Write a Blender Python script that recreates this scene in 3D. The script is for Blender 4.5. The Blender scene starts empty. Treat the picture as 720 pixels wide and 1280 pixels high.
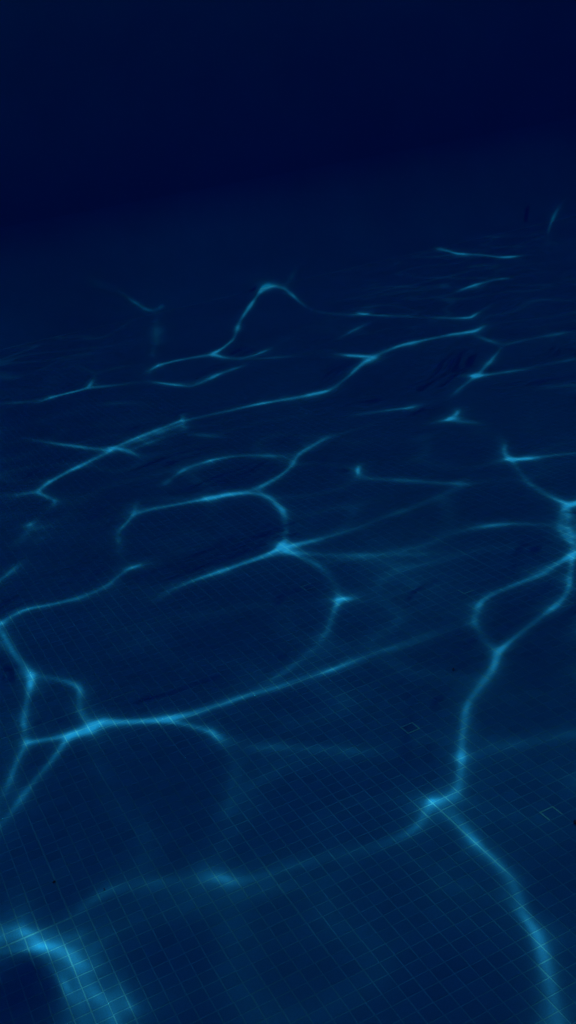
# Underwater view across the tiled floor of a swimming pool, lit by the sun
# through the rippled water surface.  The light net on the floor is a true
# refraction caustic: the ripples of the water surface are a real height field,
# and the sun is refracted through it (Cycles shadow caustics).
import bpy, math, random
import numpy as np

scene = bpy.context.scene
scene.render.engine = 'CYCLES'
C = scene.collection
PI = math.pi

# ------------------------------------------------------------------ dimensions (metres)
TILE = 0.025                      # pitch of the floor mosaic
H = 3.0                           # water depth
WALL = 6.8                       # distance of the far wall (inner face, Y)
COVE, NC, top, t = .6, 14, H + .35, .3           # cove radius at the foot of the walls, wall top, wall thickness
X0, X1, Y0, Y1 = -2.00, 6.20, -1.60, WALL      # inner faces of the basin

# ------------------------------------------------------------------ camera
FPX = 1344.0                      # focal length in pixels of the 720 x 1280 photograph
PITCH, ROLL, YAW = math.radians(21.42), math.radians(-9.05), math.radians(22.43)
CAM_H = TILE / 0.02194
_F = np.array([0, math.cos(PITCH), -math.sin(PITCH)]); _R = np.array([1.0, 0, 0]); _U = np.cross(_R, _F)
_R, _U = _R * math.cos(ROLL) + _U * math.sin(ROLL), -_R * math.sin(ROLL) + _U * math.cos(ROLL)
_c, _s = math.cos(YAW), math.sin(YAW)
_M = np.array([[_c, _s, 0], [-_s, _c, 0], [0, 0, 1.0]])
CR, CU, CF = _M @ _R, _M @ _U, _M @ _F
from mathutils import Matrix, Vector
cd = bpy.data.cameras.new('camera'); cam = bpy.data.objects.new('camera', cd); C.objects.link(cam)
cam.matrix_world = Matrix(((CR[0], CU[0], -CF[0], 0), (CR[1], CU[1], -CF[1], 0), (CR[2], CU[2], -CF[2], CAM_H), (0, 0, 0, 1)))
cd.sensor_fit = 'VERTICAL'; cd.sensor_height = 24.0; cd.lens = FPX / 1280 * 24.0
cd.clip_start = 0.02; cd.clip_end = 500
scene.camera = cam

# ------------------------------------------------------------------ sun and sky
N_W = 3.0                         # above water's 1.33: keeps the manifold sampler from clipping the bright folds
DRIFT = np.array([-.018, .034])     # sideways travel of a sunray per metre of depth, under water
_tw = math.hypot(*DRIFT); _ta = math.asin(N_W * math.sin(math.atan(_tw)))     # angle from the zenith in air
DIN = np.array([DRIFT[0] / _tw * math.sin(_ta), DRIFT[1] / _tw * math.sin(_ta), -math.cos(_ta)])
sd = bpy.data.lights.new('sun', 'SUN'); sun = bpy.data.objects.new('sun', sd); C.objects.link(sun)
sd.energy = 3.0; sd.angle = math.radians(.42); sd.color = (1.0, .95, .60)
sun.rotation_euler = Vector(DIN).to_track_quat('-Z', 'Y').to_euler()
sun.location = (1.5, 0, 6)
sd.cycles.is_caustics_light = True

world = bpy.data.worlds.new('World'); scene.world = world; world.use_nodes = True
wn = world.node_tree
sky = wn.nodes.new('ShaderNodeTexSky'); sky.sky_type = 'NISHITA'; sky.sun_disc = False; sky.air_density = 1.0; sky.dust_density = 0.2; sky.ozone_density = 5.0
sky.sun_elevation = PI / 2 - _ta
sky.sun_rotation = math.atan2(-DIN[0], -DIN[1])
wn.links.new(sky.outputs[0], wn.nodes['Background'].inputs[0])
wn.nodes['Background'].inputs[1].default_value = 0.15

scene.view_settings.view_transform = 'Standard'; scene.view_settings.look = 'None'
scene.view_settings.gamma = 1; scene.view_settings.use_curve_mapping = False
scene.view_settings.exposure = EXPOSURE = 0.55
cy = scene.cycles
cy.max_bounces = 6; cy.diffuse_bounces = 2; cy.transmission_bounces = 6; cy.volume_bounces = 2
cy.caustics_refractive = True; cy.caustics_reflective = False
cy.sample_clamp_indirect = 10; cy.sample_clamp_direct = 0; cy.blur_glossy = 0
cy.use_denoising = True
try:
    cy.denoiser = 'OPENIMAGEDENOISE'; cy.denoising_input_passes = 'RGB_ALBEDO_NORMAL'; cy.denoising_prefilter = 'ACCURATE'
except Exception:
    pass

# ------------------------------------------------------------------ helpers
def link(name, me, material=None, parent=None, receiver=True):
    o = bpy.data.objects.new(name, me); C.objects.link(o)
    if material is not None and not me.materials: me.materials.append(material)
    if parent is not None: o.parent = parent
    if receiver: o.cycles.is_caustics_receiver = True
    return o
def mesh_np(name, co, quads, smooth=False):
    me = bpy.data.meshes.new(name); co = np.asarray(co, np.float32); quads = np.asarray(quads, np.int32)
    me.vertices.add(len(co)); me.vertices.foreach_set('co', co.ravel())
    n, k = quads.shape
    me.loops.add(n * k); me.loops.foreach_set('vertex_index', quads.ravel())
    me.polygons.add(n); me.polygons.foreach_set('loop_start', np.arange(0, n * k, k, dtype=np.int32))
    me.polygons.foreach_set('use_smooth', np.full(n, smooth, dtype=bool))
    me.update(calc_edges=True); me.validate()
    return me
def boxes(name, lst):
    co, f = [], []
    for x0, y0, z0, x1, y1, z1 in lst:
        b = len(co)
        co += [(x0, y0, z0), (x1, y0, z0), (x1, y1, z0), (x0, y1, z0), (x0, y0, z1), (x1, y0, z1), (x1, y1, z1), (x0, y1, z1)]
        f += [(b + 3, b + 2, b + 1, b), (b + 4, b + 5, b + 6, b + 7), (b, b + 1, b + 5, b + 4), (b + 1, b + 2, b + 6, b + 5), (b + 2, b + 3, b + 7, b + 6), (b + 3, b, b + 4, b + 7)]
    return mesh_np(name, co, f)
def tag(o, label=None, cat=None, group=None, kind=None):
    for k, v in (('label', label), ('category', cat), ('group', group), ('kind', kind)):
        if v: o[k] = v
    return o
def mat(name):
    m = bpy.data.materials.new(name); m.use_nodes = True
    return m, m.node_tree, m.node_tree.nodes['Principled BSDF']
def node(nt, t, **kw):
    n = nt.nodes.new(t)
    for k, v in kw.items(): setattr(n, k, v)
    return n
def pixel_to_floor(x, y):
    d = (x - 360) / FPX * CR - (y - 640) / FPX * CU + CF
    return (d * (CAM_H / -d[2]))[:2]

# ------------------------------------------------------------------ materials
OFF_X, OFF_Y = -0.00943, 0.00972             # where a joint line of the mosaic passes
def cell_noise(nt):
    """one random value per mosaic tile, and a soft noise, from world position"""
    geo = node(nt, 'ShaderNodeNewGeometry')
    sub = node(nt, 'ShaderNodeVectorMath', operation='SUBTRACT'); sub.inputs[1].default_value = (OFF_X, OFF_Y, 0)
    nt.links.new(geo.outputs['Position'], sub.inputs[0])
    sc = node(nt, 'ShaderNodeVectorMath', operation='SCALE'); sc.inputs['Scale'].default_value = 1 / TILE
    nt.links.new(sub.outputs[0], sc.inputs[0])
    fl = node(nt, 'ShaderNodeVectorMath', operation='FLOOR'); nt.links.new(sc.outputs[0], fl.inputs[0])
    flat = node(nt, 'ShaderNodeVectorMath', operation='MULTIPLY'); flat.inputs[1].default_value = (1, 1, 0)
    nt.links.new(fl.outputs[0], flat.inputs[0])
    wn_ = node(nt, 'ShaderNodeTexWhiteNoise', noise_dimensions='3D'); nt.links.new(flat.outputs[0], wn_.inputs['Vector'])
    no = node(nt, 'ShaderNodeTexNoise'); no.inputs['Scale'].default_value = 2.3; no.inputs['Detail'].default_value = 6
    nt.links.new(geo.outputs['Position'], no.inputs['Vector'])
    fine = node(nt, 'ShaderNodeTexNoise'); fine.inputs['Scale'].default_value = 420; fine.inputs['Detail'].default_value = 3
    nt.links.new(geo.outputs['Position'], fine.inputs['Vector'])
    return wn_.outputs['Value'], no.outputs['Fac'], fine.outputs['Fac'], geo
def madd(nt, a, m, c):
    n = node(nt, 'ShaderNodeMath', operation='MULTIPLY_ADD'); nt.links.new(a, n.inputs[0]); n.inputs[1].default_value = m; n.inputs[2].default_value = c
    return n.outputs[0]
def mul(nt, a, b):
    n = node(nt, 'ShaderNodeMath', operation='MULTIPLY'); nt.links.new(a, n.inputs[0]); nt.links.new(b, n.inputs[1])
    return n.outputs[0]
def tinted(nt, bsdf, colour, fac):
    v = node(nt, 'ShaderNodeVectorMath', operation='SCALE'); v.inputs[0].default_value = colour
    nt.links.new(fac, v.inputs['Scale']); nt.links.new(v.outputs[0], bsdf.inputs['Base Color'])

TILE_COL = (.002, .152, .50)
GROUT_COL = (.02, .25, .55)
tile_m, nt, b = mat('blue glass mosaic')
rnd, big, fine, geo = cell_noise(nt)
tinted(nt, b, TILE_COL, mul(nt, mul(nt, madd(nt, rnd, .16, .92), madd(nt, big, .5, .75)), madd(nt, fine, .5, .75)))
b.inputs['Roughness'].default_value = .45; b.inputs['Specular IOR Level'].default_value = .15
grout_m, nt, b = mat('pale grout')
rnd, big, fine, geo = cell_noise(nt)
tinted(nt, b, GROUT_COL, mul(nt, madd(nt, big, 1.6, .2), madd(nt, fine, .8, .6)))
b.inputs['Roughness'].default_value = .9; b.inputs['Specular IOR Level'].default_value = .05
joint_m, nt, b = mat('fresh grout')
rnd, big, fine, geo = cell_noise(nt)
tinted(nt, b, (.07, .52, .68), madd(nt, fine, .8, .6))
b.inputs['Roughness'].default_value = .9; b.inputs['Specular IOR Level'].default_value = .05
def wall_mosaic(name, c1, c2, cm):
    m, nt, b = mat(name)
    rnd, big, fine, geo = cell_noise(nt)
    br = node(nt, 'ShaderNodeTexBrick'); br.offset = 0; br.squash = 1
    br.inputs['Scale'].default_value = 1; br.inputs['Mortar Size'].default_value = .0008; br.inputs['Brick Width'].default_value = TILE; br.inputs['Row Height'].default_value = TILE
    br.inputs['Color1'].default_value = c1 + (1,); br.inputs['Color2'].default_value = c2 + (1,); br.inputs['Mortar'].default_value = cm + (1,)
    sx = node(nt, 'ShaderNodeSeparateXYZ'); nt.links.new(geo.outputs['Position'], sx.inputs[0])
    ad = node(nt, 'ShaderNodeMath', operation='ADD'); nt.links.new(sx.outputs[0], ad.inputs[0]); nt.links.new(sx.outputs[1], ad.inputs[1])
    cb = node(nt, 'ShaderNodeCombineXYZ'); nt.links.new(ad.outputs[0], cb.inputs[0]); nt.links.new(sx.outputs[2], cb.inputs[1])
    nt.links.new(cb.outputs[0], br.inputs['Vector'])
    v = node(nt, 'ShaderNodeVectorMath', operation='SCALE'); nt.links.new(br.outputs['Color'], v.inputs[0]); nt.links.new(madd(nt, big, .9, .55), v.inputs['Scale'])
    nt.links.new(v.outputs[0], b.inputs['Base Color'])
    b.inputs['Roughness'].default_value = .9; b.inputs['Specular IOR Level'].default_value = 0
    return m
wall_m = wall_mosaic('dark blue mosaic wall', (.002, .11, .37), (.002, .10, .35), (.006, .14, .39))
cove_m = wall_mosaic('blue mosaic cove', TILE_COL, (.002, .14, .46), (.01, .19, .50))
leaf_m, nt, b = mat('sodden leaf')
no = node(nt, 'ShaderNodeTexNoise'); no.inputs['Scale'].default_value = 300
tinted(nt, b, (.012, .010, .006), madd(nt, no.outputs['Fac'], .8, .6)); b.inputs['Roughness'].default_value = .8
water_m = bpy.data.materials.new('water'); water_m.use_nodes = True; nt = water_m.node_tree; nt.nodes.clear()
out = node(nt, 'ShaderNodeOutputMaterial'); rf = node(nt, 'ShaderNodeBsdfRefraction')
rf.inputs['IOR'].default_value = N_W; rf.inputs['Roughness'].default_value = 0
nt.links.new(rf.outputs[0], out.inputs['Surface'])
haze_m = bpy.data.materials.new('underwater haze'); haze_m.use_nodes = True; nt = haze_m.node_tree; nt.nodes.clear()
out = node(nt, 'ShaderNodeOutputMaterial'); pv = node(nt, 'ShaderNodeVolumePrincipled')
pv.inputs['Density'].default_value = HAZE_DENSITY = .18
pv.inputs['Color'].default_value = (.003, .105, .62, 1); pv.inputs['Absorption Color'].default_value = (0, .02, .05, 1)
pv.inputs['Anisotropy'].default_value = 0
nt.links.new(pv.outputs[0], out.inputs['Volume'])

# ------------------------------------------------------------------ the ripples of the water surface
# Where the refracted light gathers on the floor: filaments (x, y, width, strength) read off the
# photograph and laid out on the pool floor.  The height field of the ripples is then solved so that
# sunlight refracted by it gathers along them (an optimal-transport / Monge-Ampere problem).
LINES=[
 [(42,842,10,.75),(38,860,10,.5),(33,885,10,.4),(30,905,11,.45),(31,918,12,.6),(34,927,9,.75),(25,945,8,.5),(15,970,8,.5),(0,1005,8,.45),(-20,1045,9,.4)],
 [(33,927,6,.55),(55,925,5,.45),(82,921,6,.5)],
 [(88,918,10,.6),(65,952,8,.5),(30,995,9,.45),(0,1035,9,.45),(-20,1060,9,.4)],
 [(82,921,9,.55),(100,914,14,.65),(117,907,14,.75),(127,903,9,.9)],
 [(110,909,8,1.1),(121,905,10,1.5),(128,902,9,1.4)],
 [(127,903,9,.7),(165,902,9,.6),(200,900,9,.6),(220,896,9,.6),(250,890,8,.5),(280,879,7,.42),(310,869,7,.4),(345,859,6,.42),(390,845,6,.5),(425,834,7,.6),(437,827,8,.4),(470,817,10,.25),(505,805,12,.2),(540,794,14,.14),(600,775,14,.06)],
 [(205,901,6,.5),(235,905,8,.45),(265,914,8,.55),(278,924,8,.5),(290,937,12,.35),(300,947,20,.22),(295,970,26,.16),(290,995,22,.17),(285,1010,18,.22),(288,1030,24,.08)],
 [(297,935,14,.22),(360,934,14,.16),(435,938,14,.2),(470,938,16,.05)],
 [(42,842,6,.5),(75,848,6,.35),(97,855,7,.42),(104,865,8,.45),(100,880,9,.45),(103,893,9,.45),(113,902,10,.5)],
 [(30,906,8,.15),(55,893,10,.12),(100,890,12,.15)],
 [(-20,1152,12,.5),(0,1157,14,.65),(40,1165,13,.6),(80,1168,14,.5),(100,1170,12,.4)],
 [(-20,1192,12,.45),(0,1189,10,.5),(30,1191,9,.5),(55,1184,10,.6)],
 [(-20,1172,36,.42),(40,1177,34,.5)],
 [(40,1188,9,1.2),(53,1181,10,1.4)],
 [(52,1178,12,.55),(62,1170,12,.5)],
 [(55,1184,14,.7),(62,1205,12,.6),(80,1232,11,.5),(95,1255,12,.45),(106,1285,14,.45),(112,1310,14,.4)],
 [(66,1180,40,.5),(88,1198,58,.46),(112,1224,70,.42),(134,1254,76,.38),(150,1285,80,.35),(163,1320,80,.33)],
 [(98,1168,10,.5),(118,1182,10,.45),(135,1204,10,.4),(150,1228,10,.4),(165,1252,11,.4),(182,1285,12,.4),(195,1320,12,.38)],
 [(85,1155,12,.1),(100,1138,12,.25),(117,1124,11,.3),(140,1113,12,.27),(165,1106,14,.21),(200,1101,22,.17),(240,1101,26,.22),(270,1099,26,.34),(298,1098,24,.52),(325,1095,26,.32),(360,1086,22,.2),(410,1069,16,.18),(460,1060,12,.24),(490,1054,11,.33),(508,1047,12,.45),(525,1030,18,.42),(535,1012,18,.42),(545,1000,12,.5)],
 [(10,1140,20,.12),(45,1112,22,.14),(80,1085,24,.1),(110,1050,24,.05)],
 [(120,1165,20,.12),(235,1135,24,.14),(330,1115,24,.14),(440,1090,24,.05)],
 [(626,812,10,.5),(620,828,15,.7),(610,847,13,.62),(598,862,12,.58),(586,880,11,.55),(580,905,11,.52),(578,930,11,.56),(576,952,11,.62),(577,972,11,.6),(572,990,12,.6),(566,998,12,.75)],
 [(573,945,7,.95),(575,950,9,1.15),(577,956,7,.95)],
 [(537,1002,8,1.15),(550,999,9,1.2),(565,998,10,1.0),(578,999,9,.7),(588,1004,9,.35),(610,1012,12,.18),(660,1022,12,.15),(705,1030,16,.2)],
 [(545,1005,26,.3),(560,1012,26,.3),(585,1040,20,.35),(598,1057,15,.55),(612,1070,14,.55),(630,1085,15,.42),(645,1105,16,.36),(652,1130,16,.36)],
 [(500,1062,14,.08),(535,1085,14,.15),(560,1104,11,.25),(580,1111,9,.3),(612,1117,10,.3),(640,1126,11,.45),(652,1135,13,.55),(662,1150,16,.65),(673,1170,18,.7),(680,1190,19,.68),(684,1215,18,.65),(690,1240,17,.66),(698,1262,16,.66),(706,1290,18,.6),(715,1320,18,.6)],
 [(680,1170,14,.35),(700,1173,14,.25),(740,1180,16,.22)],
 [(600,935,16,.12),(640,930,16,.22),(680,924,15,.26),(720,917,16,.24),(750,912,16,.2)],
 [(560,880,30,.06),(600,930,40,.09),(640,945,40,.1)],
 [(745,672,9,.6),(720,690,9,.62),(705,700,9,.6),(680,717,9,.52),(660,725,8,.52),(630,735,8,.5),(610,744,8,.55),(598,757,9,.55),(593,775,9,.45),(599,790,8,.3),(610,805,8,.28),(620,816,8,.4)],
 [(720,692,10,.7),(715,705,11,.65),(714,722,10,.6),(710,742,8,.55),(698,756,8,.5),(680,768,8,.5),(660,785,7,.5),(640,800,8,.52),(626,812,10,.6)],
 [(722,628,7,.85),(710,634,7,.7),(700,642,6,.6),(697,660,6,.6),(704,670,6,.6),(720,682,7,.7)],
 [(712,640,18,.45),(708,658,20,.45),(716,670,18,.5)],
 [(728,625,12,.9),(735,655,14,.7),(728,680,12,.7)],
 [(712,632,6,.6),(692,622,6,.35),(672,612,7,.27),(657,600,7,.28),(646,584,7,.35),(640,576,7,.6)],
 [(622,575,4,.65),(638,574,5,.9),(652,574,4,.7),(680,571,4,.25),(725,565,4,.2)],
 [(631,557,4,.45),(630,567,10,.35),(637,573,12,.5)],
 [(449,582,6,.55),(447,590,7,.85),(448,599,6,.6)],
 [(450,598,6,.3),(480,599,6,.22),(510,601,6,.2),(550,603,6,.18),(575,605,8,.33),(592,606,6,.1)],
 [(575,606,6,.2),(545,622,7,.22),(520,632,7,.16),(480,647,7,.14),(440,662,8,.16),(405,673,7,.3),(385,678,6,.6),(355,685,7,.8)],
 [(358,690,6,.35),(400,694,8,.15),(455,694,7,.22),(478,693,6,.3),(512,694,6,.2),(560,690,8,.06)],
 [(560,668,8,.12),(590,660,7,.22),(612,657,6,.35),(630,655,6,.45),(645,654,6,.33),(680,656,7,.12),(720,655,8,.06)],
 [(355,688,7,.55),(375,695,7,.35),(393,704,7,.4),(410,716,7,.45),(420,730,6,.35),(424,742,6,.5)],
 [(410,750,5,.3),(425,748,6,.9),(445,748,5,.3)],
 [(424,748,7,.7),(418,765,9,.45),(412,785,12,.33),(400,803,13,.28),(380,822,13,.25),(358,838,12,.25),(338,852,11,.22),(320,865,10,.15)],
 [(480,700,50,.10),(520,730,50,.12),(560,760,50,.08)],
 [(205,605,6,.2),(220,594,6,.33),(233,585,7,.55),(245,581,7,.6),(265,575,5,.5),(300,569,4,.5),(330,569,4,.45),(358,571,4,.4),(365,578,4,.25)],
 [(315,614,5,.4),(335,604,5,.4),(355,592,5,.45),(366,582,5,.5),(370,571,6,.4),(382,562,5,.4),(400,552,5,.45),(414,545,5,.25)],
 [(168,643,5,.3),(190,636,5,.28),(225,630,5,.33),(255,624,6,.58),(280,619,7,.68),(305,616,7,.65),(325,617,7,.5),(343,625,7,.45),(354,638,7,.45),(359,655,6,.48),(358,670,7,.55),(353,682,9,.85)],
 [(310,614,5,.5),(335,622,6,.45),(350,635,6,.4)],
 [(353,683,9,.9),(342,690,8,.75),(325,697,6,.6),(300,706,6,.6),(275,714,6,.5),(250,722,6,.45),(232,729,6,.33),(200,745,9,.14),(180,760,14,.07)],
 [(171,626,4,.3),(169,638,5,.45),(163,648,6,.5),(155,658,6,.6),(147,665,5,.45),(150,690,8,.12),(152,708,8,.12)],
 [(183,704,6,.4),(168,709,6,.4),(155,714,7,.45),(145,723,7,.5),(132,735,6,.4),(110,744,5,.45),(85,751,5,.5),(60,757,5,.55),(40,759,5,.5),(20,767,6,.5),(5,777,8,.65),(-15,790,9,.5)],
 [(-5,765,6,.3),(2,785,9,.5),(8,802,12,.3),(22,822,11,.35),(34,836,9,.65),(41,846,10,.85),(40,862,9,.6)],
 [(-10,735,5,.4),(0,727,5,.5),(10,718,5,.45),(25,705,7,.15),(60,665,12,.08)],
 [(47,614,5,.5),(60,604,5,.55),(76,594,5,.7),(95,585,4,.55),(115,575,4,.5),(140,563,5,.6)],
 [(137,559,5,.7),(150,561,7,.75),(165,566,5,.4),(175,570,5,.15)],
 [(48,616,5,.45),(60,622,5,.4),(70,626,5,.55),(67,632,5,.35)],
 [(-10,619,5,.15),(20,619,4,.2),(47,615,4,.25)],
 [(36,656,5,.5),(44,652,6,.55)],
 [(20,680,10,.12),(35,665,12,.14),(80,650,16,.1),(110,625,14,.06)],
 [(28,547,4,.15),(50,552,4,.35),(80,556,4,.33),(110,560,4,.38),(138,564,4,.5)],
 [(137,562,4,.45),(175,546,4,.4),(210,532,4,.4),(228,525,4,.5)],
 [(165,562,4,.3),(200,548,4,.25),(232,537,5,.2)],
 [(155,558,8,.22),(190,545,12,.2),(225,531,10,.2)],
 [(228,519,3,.4),(229,527,4,.5),(232,540,6,.15)],
 [(230,526,4,.25),(260,519,4,.22),(290,513,4,.35),(310,508,5,.6),(330,504,5,.6),(360,499,4,.48),(385,494,4,.48),(408,489,4,.65),(418,485,4,.6),(435,471,5,.4),(452,455,6,.38),(465,447,6,.5),(480,440,6,.45),(500,432,6,.42),(535,424,5,.4),(565,418,4,.42),(592,414,4,.5),(600,411,4,.5),(607,407,3,.25)],
 [(420,443,3,.25),(440,445,3,.5),(468,446,4,.5)],
 [(598,421,4,.2),(615,427,4,.25),(627,433,4,.3),(622,441,4,.3),(610,455,5,.38),(600,466,6,.5),(590,474,6,.4),(575,485,7,.3),(565,495,5,.22)],
 [(584,470,3,.4),(597,470,6,.7),(607,469,4,.5),(622,467,3,.3),(660,461,4,.16),(725,447,4,.14)],
 [(627,433,4,.28),(650,426,4,.22),(690,419,4,.2),(725,412,4,.12)],
 [(573,515,4,.7),(568,521,7,.95),(560,524,5,.8)],
 [(540,529,3,.3),(560,525,4,.6),(575,522,4,.6)],
 [(574,527,4,.2),(610,530,6,.12),(640,532,5,.1)],
 [(440,519,4,.12),(465,516,3,.35),(490,512,3,.4),(512,510,3,.4),(525,507,3,.2)],
 [(440,444,0.1,0),(627,545,4,.15),(631,556,4,.3)],
 [(680,485,6,.1),(725,480,6,.14)],
 [(376,560,0.1,0),(383,556,5,.45)],
 [(446,392,3,.3),(456,393,4,.75),(463,392,3,.35)],
 [(458,394,3,.35),(490,395,3,.2),(540,397,3,.15),(570,398,3,.3),(588,397,3,.5),(595,393,4,.55),(605,387,3,.3),(615,381,3,.12)],
 [(425,423,3,.25),(440,414,3,.25),(460,404,3,.14)],
 [(572,364,3,.15),(585,359,4,.35),(597,355,5,.5),(610,352,4,.5),(620,349,3,.4),(637,348,3,.15)],
 [(450,375,6,.06),(500,365,8,.1),(560,358,8,.1)],
 [(547,311,5,.2),(560,314,4,.4),(570,317,4,.55),(585,318,4,.5),(605,319,3,.38),(625,322,3,.45),(640,321,3,.5),(650,320,3,.2)],
 [(683,306,3,.2),(684,295,3,.26),(688,280,3,.28),(694,267,3,.25),(701,256,3,.2),(710,247,3,.1)],
 [(620,325,4,.12),(619,345,4,.12)],
 [(265,443,4,.55),(280,434,4,.45),(291,425,4,.48),(295,415,6,.55),(299,403,6,.5),(307,390,5,.48),(318,374,5,.52),(328,361,5,.7),(335,358,6,.65),(345,358,5,.55),(356,361,5,.6),(364,368,4,.45),(373,377,4,.35),(385,386,4,.22),(410,392,4,.15),(446,394,4,.18)],
 [(356,361,4,.35),(363,350,5,.15),(370,330,6,.07)],
 [(185,464,4,.45),(197,457,5,.55),(215,452,4,.4),(240,447,4,.35),(265,443,4,.45)],
 [(265,443,4,.5),(280,447,4,.3),(297,449,5,.28),(315,445,4,.28),(328,440,3,.33),(338,436,3,.25)],
 [(300,450,3,.12),(360,446,4,.12),(420,436,4,.08)],
 [(193,478,3,.35),(215,481,3,.45),(238,484,4,.58),(255,477,4,.4),(275,467,4,.38),(297,460,4,.38),(308,456,6,.2)],
 [(-10,506,3,.2),(40,502,3,.22),(48,503,4,.5),(60,498,4,.7),(75,494,3,.55),(100,488,3,.48),(110,485,3,.45),(116,475,4,.25),(120,467,5,.2)],
 [(110,485,3,.25),(140,482,3,.15),(190,476,4,.1)],
 [(45,440,0.1,0),(75,446,4,.1),(95,457,4,.14),(118,467,5,.18),(140,461,4,.12),(165,457,4,.08)],
 [(125,505,3,.1),(150,504,3,.22),(175,505,3,.22),(190,507,3,.06)],
 [(158,371,6,.15),(170,379,5,.25),(182,387,6,.25),(195,389,5,.2),(202,383,4,.22)],
 [(195,395,16,.1),(195,420,20,.12),(190,445,18,.1)],
 [(112,352,14,.06),(145,362,10,.08),(160,372,8,.12)],
 [(235,543,4,.15),(265,545,4,.17),(290,547,4,.06)],
 [(537,105,6,.08),(525,118,6,.14),(515,134,5,.17),(506,150,5,.17),(499,168,6,.15),(490,190,8,.08),(478,222,8,.08),(468,248,8,.07)],
 [(500,640,12,.06),(560,625,14,.06)],
 [(230,665,10,.1),(260,672,10,.06)],
]
# broad patches between the filaments that get less or more light: x, y, radius, factor
POOLS = [(10, 1255, 95, .04), (210, 1240, 90, .5), (560, 1250, 80, .7), (330, 1010, 110, .85), (500, 715, 70, 1.7), (630, 950, 70, 1.5), (310, 1140, 90, 1.4),
         (560, 1030, 60, 1.5), (80, 1090, 60, .7), (240, 830, 90, .8), (480, 470, 60, .8), (270, 660, 60, .8), (660, 790, 40, .7), (60, 540, 60, .8), (450, 1120, 60, 1.2), (330, 950, 40, 1.4), (470, 890, 60, 1.3)]
def filament_map(pad):
    I = np.zeros((1280 + 2 * pad, 720 + 2 * pad), np.float32); Ht, Wd = I.shape
    gy, gx = np.mgrid[0:Ht, 0:Wd]; rg = np.random.default_rng(5); n1 = 0; n2 = 0
    for k in range(14):                      # breadth and strength wander along a filament
        a = rg.uniform(0, 2 * PI); l = rg.uniform(28, 110); p = rg.uniform(0, 2 * PI); q = 2 * PI / l * (gx * math.cos(a) + 1.6 * gy * math.sin(a)) + p
        n1 = n1 + np.sin(q); n2 = n2 + np.cos(q * 1.31 + k)
    n1 = np.clip(1 + .13 * n1, .6, 1.6).astype(np.float32); n2 = np.clip(1 + .14 * n2, .5, 1.4).astype(np.float32)
    for L in LINES:
        A = np.zeros_like(I)
        for (x0, y0, w0, i0), (x1, y1, w1, i1) in zip(L[:-1], L[1:]):
            m = max(w0, w1) * 2.6 + 4
            xa = int(max(0, min(x0, x1) - m + pad)); xb = int(min(Wd, max(x0, x1) + m + pad + 1))
            ya = int(max(0, min(y0, y1) - m + pad)); yb = int(min(Ht, max(y0, y1) + m + pad + 1))
            if xa >= xb or ya >= yb: continue
            yy, xx = np.mgrid[ya:yb, xa:xb]; xx = xx - pad - x0 + .5; yy = yy - pad - y0 + .5
            dx, dy = x1 - x0, y1 - y0; t = np.clip((xx * dx + yy * dy) / (dx * dx + dy * dy + 1e-9), 0, 1)
            d = np.hypot(xx - t * dx, yy - t * dy); w = (w0 + t * (w1 - w0)) * WIDTH_K + WIDTH_B; i = i0 + t * (i1 - i0)
            m1 = n1[ya:yb, xa:xb]; m2 = n2[ya:yb, xa:xb]
            A[ya:yb, xa:xb] = np.maximum(A[ya:yb, xa:xb], i * m2 * np.exp(-d / (.95 * w * m1)))
        I = np.maximum(I, A) + .35 * np.minimum(I, A)
    return I
WIDTH_K, WIDTH_B = .36, .25
BASE, GAIN, GAMMA, ATT = .27, 18.5, 1.8, .12
def refract(gx, gy):
    N = np.stack([-gx, -gy, np.ones_like(gx)], -1); N /= np.linalg.norm(N, axis=-1, keepdims=True)
    ci = -(N @ DIN); eta = 1 / N_W; k = np.sqrt(1 - eta * eta * (1 - ci * ci))
    T = eta * DIN + (eta * ci - k)[..., None] * N
    return T[..., :2] / -T[..., 2:]
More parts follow.
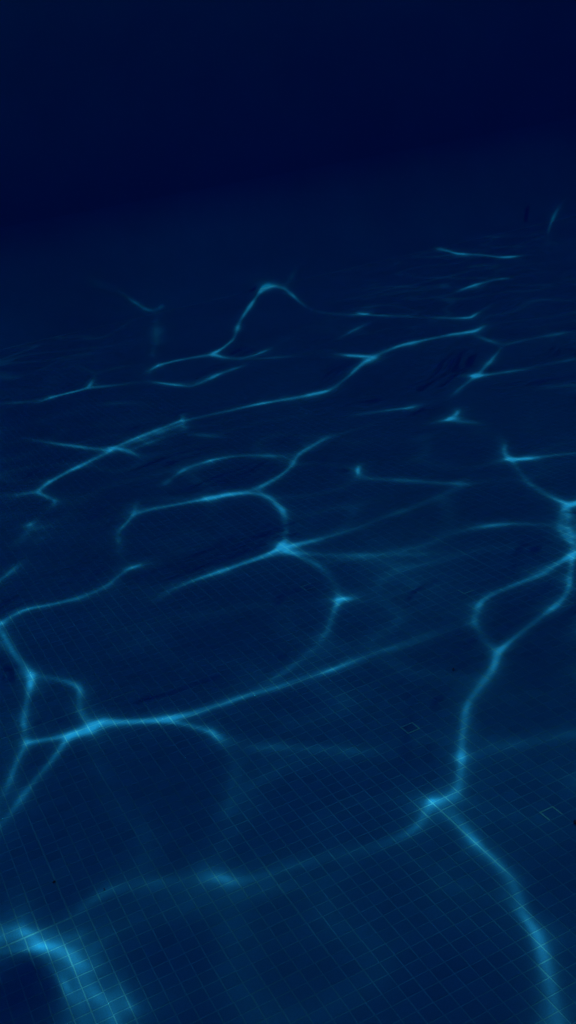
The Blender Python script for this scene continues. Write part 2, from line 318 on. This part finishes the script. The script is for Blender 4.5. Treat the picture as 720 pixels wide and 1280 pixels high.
def solve_ripples(Lx, Ly, x0, y0, dx, iters=95):
    nx, ny = 2 * int(round(Lx / dx / 2)), 2 * int(round(Ly / dx / 2))
    xs = x0 + (np.arange(nx) + .5) * Lx / nx; ys = y0 + (np.arange(ny) + .5) * Ly / ny
    X, Y = np.meshgrid(xs, ys, indexing='ij')
    fft = np.fft.rfft2; ift = lambda a: np.fft.irfft2(a, (nx, ny))
    kx = 2 * np.pi * np.fft.fftfreq(nx, Lx / nx)[:, None]; ky = 2 * np.pi * np.fft.rfftfreq(ny, Ly / ny)[None]; k2 = kx * kx + ky * ky
    # light wanted in view (rays meant for the foot of the wall are aimed at the floor plane behind it)
    pad = 60; I = filament_map(pad)
    cv = np.linspace(0, PI / 2, 60); fy = np.append(WALL - COVE + COVE * np.sin(cv), WALL); fz = np.append(COVE - COVE * np.cos(cv), top)
    yy = np.interp(Y, fy + DRIFT[1] * fz, fy); z = np.interp(Y, fy + DRIFT[1] * fz, fz); yy = np.where(Y < fy[0], Y, yy)
    V = np.stack([X - DRIFT[0] * z, yy, z - CAM_H], -1)
    d = V @ CF; ok = (d > .05) & (z < H); d = np.maximum(d, .05)
    u = 360 + FPX * (V @ CR) / d; v = 640 - FPX * (V @ CU) / d
    ui = np.clip(u + pad - .5, 0, I.shape[1] - 2); vi = np.clip(v + pad - .5, 0, I.shape[0] - 2)
    a = ui.astype(int); b = vi.astype(int); fa = ui - a; fb = vi - b
    S = (I[b, a] * (1 - fa) + I[b, a + 1] * fa) * (1 - fb) + (I[b + 1, a] * (1 - fa) + I[b + 1, a + 1] * fa) * fb
    m = 30.
    w = np.clip(np.minimum(np.minimum(u + m, 720 - u + m), np.minimum(v + m, 1280 - v + m)) / m, 0, 1) * ok
    lvl = np.ones_like(X)
    for bx, by, br, bf in POOLS: lvl = lvl * (1 + (bf - 1) * np.exp(-((u - bx) ** 2 + (v - by) ** 2) / br ** 2) * w)
    rg = np.random.default_rng(21); ns = 0      # faint wisps between the filaments
    for k in range(22):
        a_ = rg.uniform(0, 2 * PI); l_ = rg.uniform(.22, .8); ns = ns + l_ ** .6 * np.sin(2 * PI / l_ * (X * math.cos(a_) + Y * math.sin(a_)) + rg.uniform(0, 2 * PI) + 1.2 * np.sin(X * 3.1 + k) + 1.2 * np.sin(Y * 2.3 + 2 * k))
    wisp = .125 * lvl * np.exp(-np.abs(ns) / .45) * (.6 + .4 * np.sin(X * 2.2 + 1.3 * np.sin(Y * 1.7)))
    S = np.hypot(S, wisp * (Y < WALL - COVE))
    E = S ** GAMMA * np.exp(ATT * np.minimum(np.sqrt((V ** 2).sum(-1)), 7))
    # out of view: an irregular net of the same kind
    rng = np.random.default_rng(3); cx, cy_ = int(round(Lx / .5)), int(round(Ly / .5))
    gx, gy = np.meshgrid(np.arange(cx), np.arange(cy_), indexing='ij')
    P = np.stack([(gx + rng.uniform(.1, .9, gx.shape)) * Lx / cx, (gy + rng.uniform(.1, .9, gx.shape)) * Ly / cy_], -1).reshape(-1, 2)
    x = X - x0; y = Y - y0
    xa_, ya_ = x, y
    for ax_, kx_, ky_, ph in ((.07, 2, 5, 0), (.05, 7, 3, 1), (.04, 4, 13, 2), (.025, 17, 8, 4), (.015, 22, 27, 5)):
        x = x + ax_ * np.sin(2 * np.pi * (kx_ * xa_ / Lx + ky_ * ya_ / Ly) + ph); y = y + ax_ * np.sin(2 * np.pi * (ky_ * xa_ / Lx - kx_ * ya_ / Ly) + 2 * ph)
    f1 = np.full(X.shape, 9.); f2 = f1.copy()
    for p in P:
        ax = np.abs(x - p[0]) % Lx; ax = np.minimum(ax, Lx - ax); ay = np.abs(y - p[1]) % Ly; ay = np.minimum(ay, Ly - ay)
        q = np.hypot(ax, ay); f2 = np.minimum(f2, np.maximum(q, f1)); f1 = np.minimum(f1, q)
    amp = .36 + .3 * np.sin(x * 3.1 + 1) * np.cos(y * 2.7) + .1 * np.sin(x * 9 + y * 7)
    net = amp * np.exp(-((f2 - f1) / .02) ** 2) + .1 * np.exp(-((f2 - f1) / .08) ** 2)
    net = net * np.clip((WALL - .2 - Y) / .4, 0, 1)
    E = BASE * lvl + GAIN * (E * w + (1 - w) * net ** GAMMA)
    bad = np.clip((Y - (WALL + .3)) / .3, 0, 1); E = E * (1 - bad) + E.mean() * bad
    E = 15 * np.tanh(E / 15)
    low = ift(fft(E) * np.exp(-k2 * .7 ** 2 / 2)); E = E / low ** LEVEL; E /= E.mean()
    def samp(A, x, y):
        u = (x - x0) / Lx * nx - .5; v = (y - y0) / Ly * ny - .5
        a = np.floor(u).astype(int); b = np.floor(v).astype(int); fu = u - a; fv = v - b
        a0 = a % nx; a1 = (a + 1) % nx; b0 = b % ny; b1 = (b + 1) % ny
        return (A[a0, b0] * (1 - fu) + A[a1, b0] * fu) * (1 - fv) + (A[a0, b1] * (1 - fu) + A[a1, b1] * fu) * fv
    one = lambda gx, gy: refract(np.array([float(gx)]), np.array([float(gy)]))[0]
    e = 1e-4; o = one(0, 0); J = np.stack([(one(e, 0) - o) / e, (one(0, e) - o) / e], 1) * H; J = (J + J.T) / 2; o = o * H
    Q = -(J[0, 0] * kx * kx + 2 * J[0, 1] * kx * ky + J[1, 1] * ky * ky); Q[0, 0] = 1
    hh = np.zeros(k2.shape, complex)
    for it in range(iters):
        q = min(1, (it + 1) / (iters * .6))
        hx = ift(1j * kx * hh); hy = ift(1j * ky * hh); hxx = ift(-kx * kx * hh); hxy = ift(-kx * ky * hh); hyy = ift(-ky * ky * hh)
        a = 1 + J[0, 0] * hxx + J[0, 1] * hxy; b = J[0, 0] * hxy + J[0, 1] * hyy; c = J[0, 1] * hxx + J[1, 1] * hxy; d = 1 + J[0, 1] * hxy + J[1, 1] * hyy
        det = a * d - b * c; tr = a + d
        ff = 1 / samp(E, X + J[0, 0] * hx + J[0, 1] * hy, Y + J[0, 1] * hx + J[1, 1] * hy) ** q; ff /= ff.mean()
        hn = fft(np.sqrt(np.maximum(tr * tr - 4 * det + 4 * ff, 0)) - 2) / Q; hn[0, 0] = 0
        hh = (hh + .6 * (hn - hh)) * np.exp(-k2 * .006 ** 2 / 2 * min(1, max(0, it - 55) / 20))
    hh = hh * np.exp(-k2 * .009 ** 2 / 2)
    hx = ift(1j * kx * hh); hy = ift(1j * ky * hh); TX = J[0, 0] * hx + J[0, 1] * hy; TY = J[0, 1] * hx + J[1, 1] * hy
    for k in range(12):            # exact Snell refraction instead of its linear part
        hx = ift(1j * kx * hh); hy = ift(1j * ky * hh); z = ift(hh); tt = refract(hx, hy)
        ex = tt[..., 0] * (H + z) - o[0] - TX; ey = tt[..., 1] * (H + z) - o[1] - TY
        mx, my = ex.mean(), ey.mean(); ex = ex - mx; ey = ey - my
        if k in (0, 5, 11): print('ripples: landing error', k, float(np.sqrt((ex ** 2 + ey ** 2).mean())), mx, my)
        dh = -(1j * kx * fft(ex) + 1j * ky * fft(ey)) / Q; dh[0, 0] = 0; hh = hh + .8 * dh
    z = ift(hh)
    print('ripples: height', z.min(), z.max(), 'slope', np.abs(hx).max(), np.abs(hy).max(), 'E', E.min(), E.max())
    return xs - (o[0] + mx), ys - (o[1] + my), hh, kx, ky, nx, ny
LEVEL = .6
LX, LY = X1 - X0, 9.4
sx_, sy_, hh, kx, ky, nx, ny = solve_ripples(LX, LY, X0, Y0, .0125)
# the height field is periodic: shift it so that the mesh spans the basin exactly from wall to wall
hh = hh * np.exp(1j * (kx * (X0 - sx_[0]) + ky * (Y0 - sy_[0])))
mx_, my_ = nx * 4 // 3 // 2 * 2, ny * 4 // 3 // 2 * 2          # a finer mesh than the solver's grid
big = np.zeros((mx_, my_ // 2 + 1), complex); big[:nx // 2, :ny // 2] = hh[:nx // 2, :ny // 2]; big[-nx // 2 + 1:, :ny // 2] = hh[-nx // 2 + 1:, :ny // 2]
z = np.fft.irfft2(big * (mx_ * my_ / (nx * ny)), (mx_, my_)); nx, ny = mx_, my_; del hh, big
jn = int(math.ceil((Y1 - Y0) / (LY / ny))) + 1
gx = X0 + np.arange(nx + 1) * LX / nx; gy = Y0 + np.arange(jn) * LY / ny
z = np.concatenate([z, z[:1]], 0)[:, :jn]
GX, GY = np.meshgrid(gx, np.minimum(gy, Y1), indexing='ij')
idx = np.arange((nx + 1) * jn).reshape(nx + 1, jn)
water = link('water', mesh_np('water', np.stack([GX, GY, H + z], -1).reshape(-1, 3), np.stack([idx[:-1, :-1], idx[1:, :-1], idx[1:, 1:], idx[:-1, 1:]], -1).reshape(-1, 4), True), water_m, receiver=False)
water.cycles.is_caustics_caster = True
tag(water, kind='structure')

# ------------------------------------------------------------------ basin
floor = link('pool_floor', mesh_np('pool_floor', [(X0 + .55, Y0 + .55, 0), (X1 - .55, Y0 + .55, 0), (X1 - .55, Y1 - .55, 0), (X0 + .55, Y1 - .55, 0)], [(0, 1, 2, 3)]), grout_m)
tag(floor, kind='structure')
ring_o = [(X0 - t, Y0 - t), (X1 + t, Y0 - t), (X1 + t, Y1 + t), (X0 - t, Y1 + t)]; ring_i = [(X0, Y0), (X1, Y0), (X1, Y1), (X0, Y1)]
# inner profile: a quarter-round cove, added so shading eases from floor to wall
prof = [(COVE - COVE * math.sin(k / NC * PI / 2), COVE - COVE * math.cos(k / NC * PI / 2)) for k in range(NC + 1)]      # (inset, height)
prof = [(COVE + .02, -.03), (COVE, .0008)] + prof[1:] + [(0, top), (-t, top), (-t, -.05)]
co, q = [], []
for ins, zz in prof: co += [(X0 + ins, Y0 + ins, zz), (X1 - ins, Y0 + ins, zz), (X1 - ins, Y1 - ins, zz), (X0 + ins, Y1 - ins, zz)]
for k in range(len(prof)):
    k2 = (k + 1) % len(prof)
    for i in range(4):
        j = (i + 1) % 4; q.append((4 * k + j, 4 * k + i, 4 * k2 + i, 4 * k2 + j))
wme = mesh_np('pool_wall', co, q)
sm = np.zeros(len(q), bool); sm[4:4 * (NC + 2)] = True; wme.polygons.foreach_set('use_smooth', sm)
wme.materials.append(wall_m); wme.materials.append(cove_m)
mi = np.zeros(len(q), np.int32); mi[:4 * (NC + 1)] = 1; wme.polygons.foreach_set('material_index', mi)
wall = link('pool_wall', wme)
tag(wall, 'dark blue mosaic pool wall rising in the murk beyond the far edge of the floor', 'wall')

# ------------------------------------------------------------------ floor mosaic
# sheets of 12 x 12 tiles, laid with a millimetre or so of error; each tile a bevelled piece on the grout
rng = np.random.default_rng(11)
i0, i1 = int(math.ceil((X0 + .6 - OFF_X) / TILE)), int((X1 - .6 - OFF_X) / TILE)
j0, j1 = int(math.ceil((Y0 + .6 - OFF_Y) / TILE)), int((Y1 - .6 - OFF_Y) / TILE)
II, JJ = np.meshgrid(np.arange(i0, i1), np.arange(j0, j1), indexing='ij'); II = II.ravel(); JJ = JJ.ravel()
sheet = rng.normal(0, .0006, (80, 80, 2)); sh = sheet[(II - i0) // 12, (JJ - j0) // 12]
cxy = np.stack([OFF_X + (II + .5) * TILE, OFF_Y + (JJ + .5) * TILE], -1) + sh + rng.normal(0, .00018, (len(II), 2))
half = (TILE - .0014) / 2; bev = .0004; tz = .0004
tilt = rng.normal(0, .004, (len(II), 2)); rot = rng.normal(0, .008, len(II)); dz = rng.normal(0, .00006, len(II))
base = np.array([(sx * half, sy * half, -.0004) for sx, sy in ((-1, -1), (1, -1), (1, 1), (-1, 1))] + [(sx * (half - bev), sy * (half - bev), tz) for sx, sy in ((-1, -1), (1, -1), (1, 1), (-1, 1))])
tq = np.array([(4, 5, 6, 7), (0, 1, 5, 4), (1, 2, 6, 5), (2, 3, 7, 6), (3, 0, 4, 7)])
# how large each tile shows in the picture
V = np.concatenate([cxy, np.full((len(cxy), 1), -CAM_H)], 1); d = V @ CF
u = 360 + FPX * (V @ CR) / np.maximum(d, .01); v = 640 - FPX * (V @ CU) / np.maximum(d, .01)
inside = (d > .05) & (u > 4) & (u < 716) & (v > 4) & (v < 1276)
size = np.where(inside, CAM_H / np.maximum(d, .01) ** 3, 0)
near = np.argsort(-size)[:300]
tile_me = mesh_np('tile', base, tq); tile_me.materials.append(tile_m)
for n in near:
    o = link('tile', tile_me, None, floor)
    o.location = (cxy[n, 0], cxy[n, 1], dz[n]); o.rotation_euler = (tilt[n, 1], -tilt[n, 0], rot[n])
rest = np.ones(len(II), bool); rest[near] = False; r = np.nonzero(rest)[0]
cr, sr = np.cos(rot[r])[:, None], np.sin(rot[r])[:, None]
bx = base[None, :, 0] * cr - base[None, :, 1] * sr; by = base[None, :, 0] * sr + base[None, :, 1] * cr
bz = base[None, :, 2] + dz[r][:, None] + bx * tilt[r][:, :1] + by * tilt[r][:, 1:]
co = np.stack([bx + cxy[r][:, :1], by + cxy[r][:, 1:], bz], -1).reshape(-1, 3)
qs = (tq[None] + 8 * np.arange(len(r))[:, None, None]).reshape(-1, 4)
field = link('tile_field', mesh_np('tile_field', co, qs), tile_m, floor); tag(field, kind='stuff')
# joints filled again with fresh pale grout around single tiles
for px, py, sides in ((515, 911, 'nesw'), (692, 1021, 'new'), (578, 737, 'sw'), (380, 735, 'nsw')):
    p = pixel_to_floor(px, py); k = int(np.argmin(((cxy - p) ** 2).sum(1))); x, y = cxy[k]; g = TILE / 2; w_ = .0011; zt = .0008
    bl = []
    if 'n' in sides: bl.append((x - g - w_, y + g - w_, -.0004, x + g + w_, y + g + w_, zt))
    if 's' in sides: bl.append((x - g - w_, y - g - w_, -.0004, x + g + w_, y - g + w_, zt))
    if 'e' in sides: bl.append((x + g - w_, y - g + w_ + .0001, -.0004, x + g + w_, y + g - w_ - .0001, zt))
    if 'w' in sides: bl.append((x - g - w_, y - g + w_ + .0001, -.0004, x - g + w_, y + g - w_ - .0001, zt))
    link('repaired_joint', boxes('repaired_joint', bl), joint_m, floor)

# ------------------------------------------------------------------ scraps on the floor
def scrap(px, py, size, rot, label, seed):
    """a sodden curled scrap of leaf with thickness and a ragged outline"""
    rg = random.Random(seed); n = 11; co = []; x, y = pixel_to_floor(px, py)
    for lay in (0, 1):
        for k in range(n):
            a = 2 * PI * k / n; rr = size * (.55 + .45 * abs(math.cos(a))) * rg.uniform(.75, 1.1) if lay == 0 else None
            if lay == 0: co.append([rr * math.cos(a), rr * math.sin(a) * .8, 0])
            else: co.append([co[k][0] * .94, co[k][1] * .94, .0012])
    for c in co: c[2] += .0015 + .25 * (c[0] ** 2) / size
    co.append([0, 0, .0027]); f = [(k, (k + 1) % n, n + (k + 1) % n, n + k) for k in range(n)]
    me = bpy.data.meshes.new('leaf_scrap')
    me.from_pydata(co, [], f + [(n + k, n + (k + 1) % n, 2 * n) for k in range(n)] + [tuple(range(n - 1, -1, -1))]); me.update()
    o = link('leaf_scrap', me, leaf_m); o.location = (x, y, .0008); o.rotation_euler = (0, 0, rot)
    return tag(o, label, 'leaf scrap', 'dark scraps lying on the pool floor')
scrap(68, 1104, .0033, .4, 'small black scrap on the floor just above the widest bright light patch at lower left', 1)
scrap(131, 1113, .0018, 1.9, 'tiny dark fleck on the thin arc of light right of the lower left light patch', 2)
scrap(567, 838, .0045, 1.0, 'dark scrap lying left of the forked bright light line at right', 3)
scrap(246, 474, .0075, .1, 'dark speck far off on the floor above the thin kinked light line near the wall', 4)
scrap(719, 1030, .0052, .8, 'dark scrap at the right edge of view beside the pale regrouted tile', 5)

# ------------------------------------------------------------------ murk of the water
hz = link('haze', boxes('haze', [(X0 - 3, Y0 - 3, -1.05, X1 + 3, Y1 + 3, H + .6)]), haze_m, receiver=False)
tag(hz, kind='stuff')
